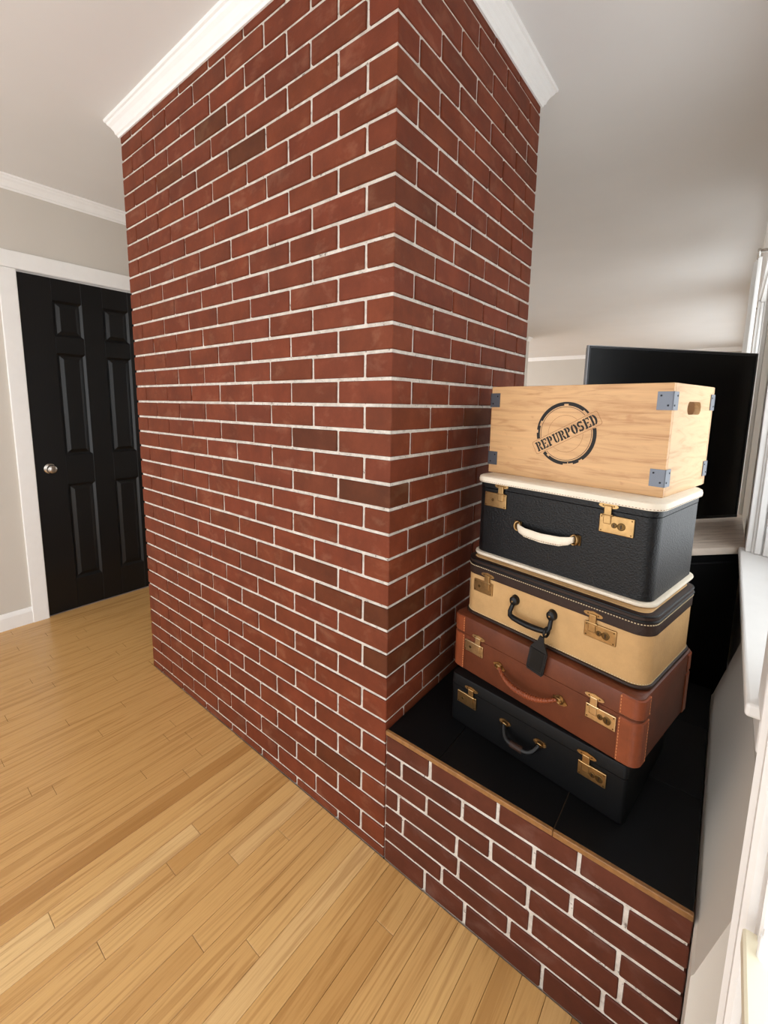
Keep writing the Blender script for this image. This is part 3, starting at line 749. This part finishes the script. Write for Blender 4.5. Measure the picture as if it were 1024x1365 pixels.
STEM = RC(.07, 0, .30, 1)+RC(0, 0, .07, .13)+RC(0, .87, .07, 1)
BOWL = AR(.35, .72, .33, .28, .10, .13, -88, 88)
GL = {'R': STEM+BOWL+[[(.36, .42), (.55, .42), (.76, 0), (.50, 0)]], 'P': STEM+RC(.30, 0, .37, .13)+BOWL,
      'E': STEM+RC(.35, .86, .70, 1)+RC(.58, .70, .70, .86)+RC(.35, .43, .56, .57)+RC(.35, 0, .70, .14)+RC(.58, .14, .70, .30),
      'U': RC(.07, .32, .29, 1)+RC(0, .87, .36, 1)+RC(.52, .32, .66, 1)+RC(.45, .87, .74, 1)+AR(.365, .32, .295, .32, .08, .17, 180, 262)+AR(.365, .32, .295, .32, .15, .17, 278, 360),
      'O': AR(.37, .5, .37, .5, .12, .36, 97, 263)+AR(.37, .5, .37, .5, .12, .36, -83, 83),
      'S': AR(.35, .71, .32, .29, .11, .13, 25, 262)+AR(.35, .29, .32, .29, .11, .13, -155, 82)+RC(.56, .72, .66, .98)+RC(.04, .02, .14, .28),
      'D': STEM+AR(.35, .5, .37, .5, .13, .36, -88, 88)}
txt = 'REPURPOSED'; adv = .79; TW = .180; sx_ = TW/(len(txt)*adv-.05); sz_ = .0265
for i, ch in enumerate(txt):
    for poly in GL[ch]: inkface(b, [bxy(-TW/2+(i*adv+px_)*sx_, -sz_/2+pz*sz_) for px_, pz in poly])
obj('stamp_print', b, 'stamp_ink', c, recalc=False)
b = bmesh.new(); ring(b, .0478, .0486, seed=5); outline(b, BL, BH, .0055, .0011); obj('stamp_outline', b, 'stamp_line', c, recalc=False)

# ------------------------------------------------------------------ screen on its cabinet behind the hearth
a = math.radians(46.9)
st = thing('tv_cabinet', 'low black cabinet with washed wood top behind the hearth', 'cabinet', (.395, 1.155, 0), a)
# local x along the front, local -y towards the room
FX0, FX1, FY = -.15, .315, -.245
CP = [(FX0, FY), (FX1-.006, FY), (.785, .205), (.52, .46), (FX0, .36)]
def slab(z0, z1, ins):
    cx = sum(p[0] for p in CP)/5; cy = sum(p[1] for p in CP)/5; q = [(cx+(x-cx)*ins, cy+(y-cy)*ins) for x, y in CP]
    return loops(bmesh.new(), [[(x, y, z_) for x, y in q] for z_ in (z0, z1)])
obj('cabinet_body', slab(.03, .819, .965), 'cabinet_black', st)
obj('plinth', slab(0, .03, .9), 'cabinet_black', st)
obj('cabinet_top', slab(.82, .846, 1.), 'washed_wood', st)
for x0, x1 in ((FX0+.02, .035), (.039, FX1-.02)):
    dd = obj('cabinet_door', B(x0, x1, FY-.004, FY+.0095, .05, .79, bev=.003), 'cabinet_black', st)
    b = bmesh.new(); kx = x1-.03 if x0 < 0 else x0+.03; cyl(b, (kx, FY-.004, .5), (0, -1, 0), .008, .016); obj('knob', b, 'cabinet_black', dd)
L0, R0 = Vector((.204, 1.053)), Vector((.754, 1.734)); ta = math.atan2(R0.y-L0.y, R0.x-L0.x); tw = (R0-L0).length; mid = (L0+R0)/2
tv = thing('television', 'large black flat screen standing on the cabinet behind the crate', 'television', (mid.x, mid.y, .8465), ta)
zb, zt = .011, .767
obj('foot', rprism(.26, .11, .02, [(0, 0), (.006, 0), (.009, -.004)]), 'bezel', tv, True)
obj('neck', B(-.03, .03, .0, .02, .008, .09), 'bezel', tv)
obj('screen_back', B(-tw/2+.004, tw/2-.004, .004, .018, zb+.003, zt-.003, bev=.004), 'bezel', tv)
fb = bmesh.new()
for e in ((-tw/2, tw/2, zb, zb+.012), (-tw/2, tw/2, zt-.009, zt), (-tw/2, -tw/2+.009, zb+.012, zt-.009), (tw/2-.009, tw/2, zb+.012, zt-.009)): box(fb, e[0], e[1], -.008, .0038, e[2], e[3])
bz = obj('bezel', fb, 'bezel', tv)
obj('screen', B(-tw/2+.0092, tw/2-.0092, -.005, .0036, zb+.0122, zt-.0092), 'screen_black', tv)
tr = bmesh.new(); box(tr, -tw/2, tw/2, -.009, .004, zt, zt+.0025); box(tr, -tw/2-.0025, -tw/2, -.009, .004, zb, zt+.0025); obj('metal_edge', tr, 'bezel_edge', tv)
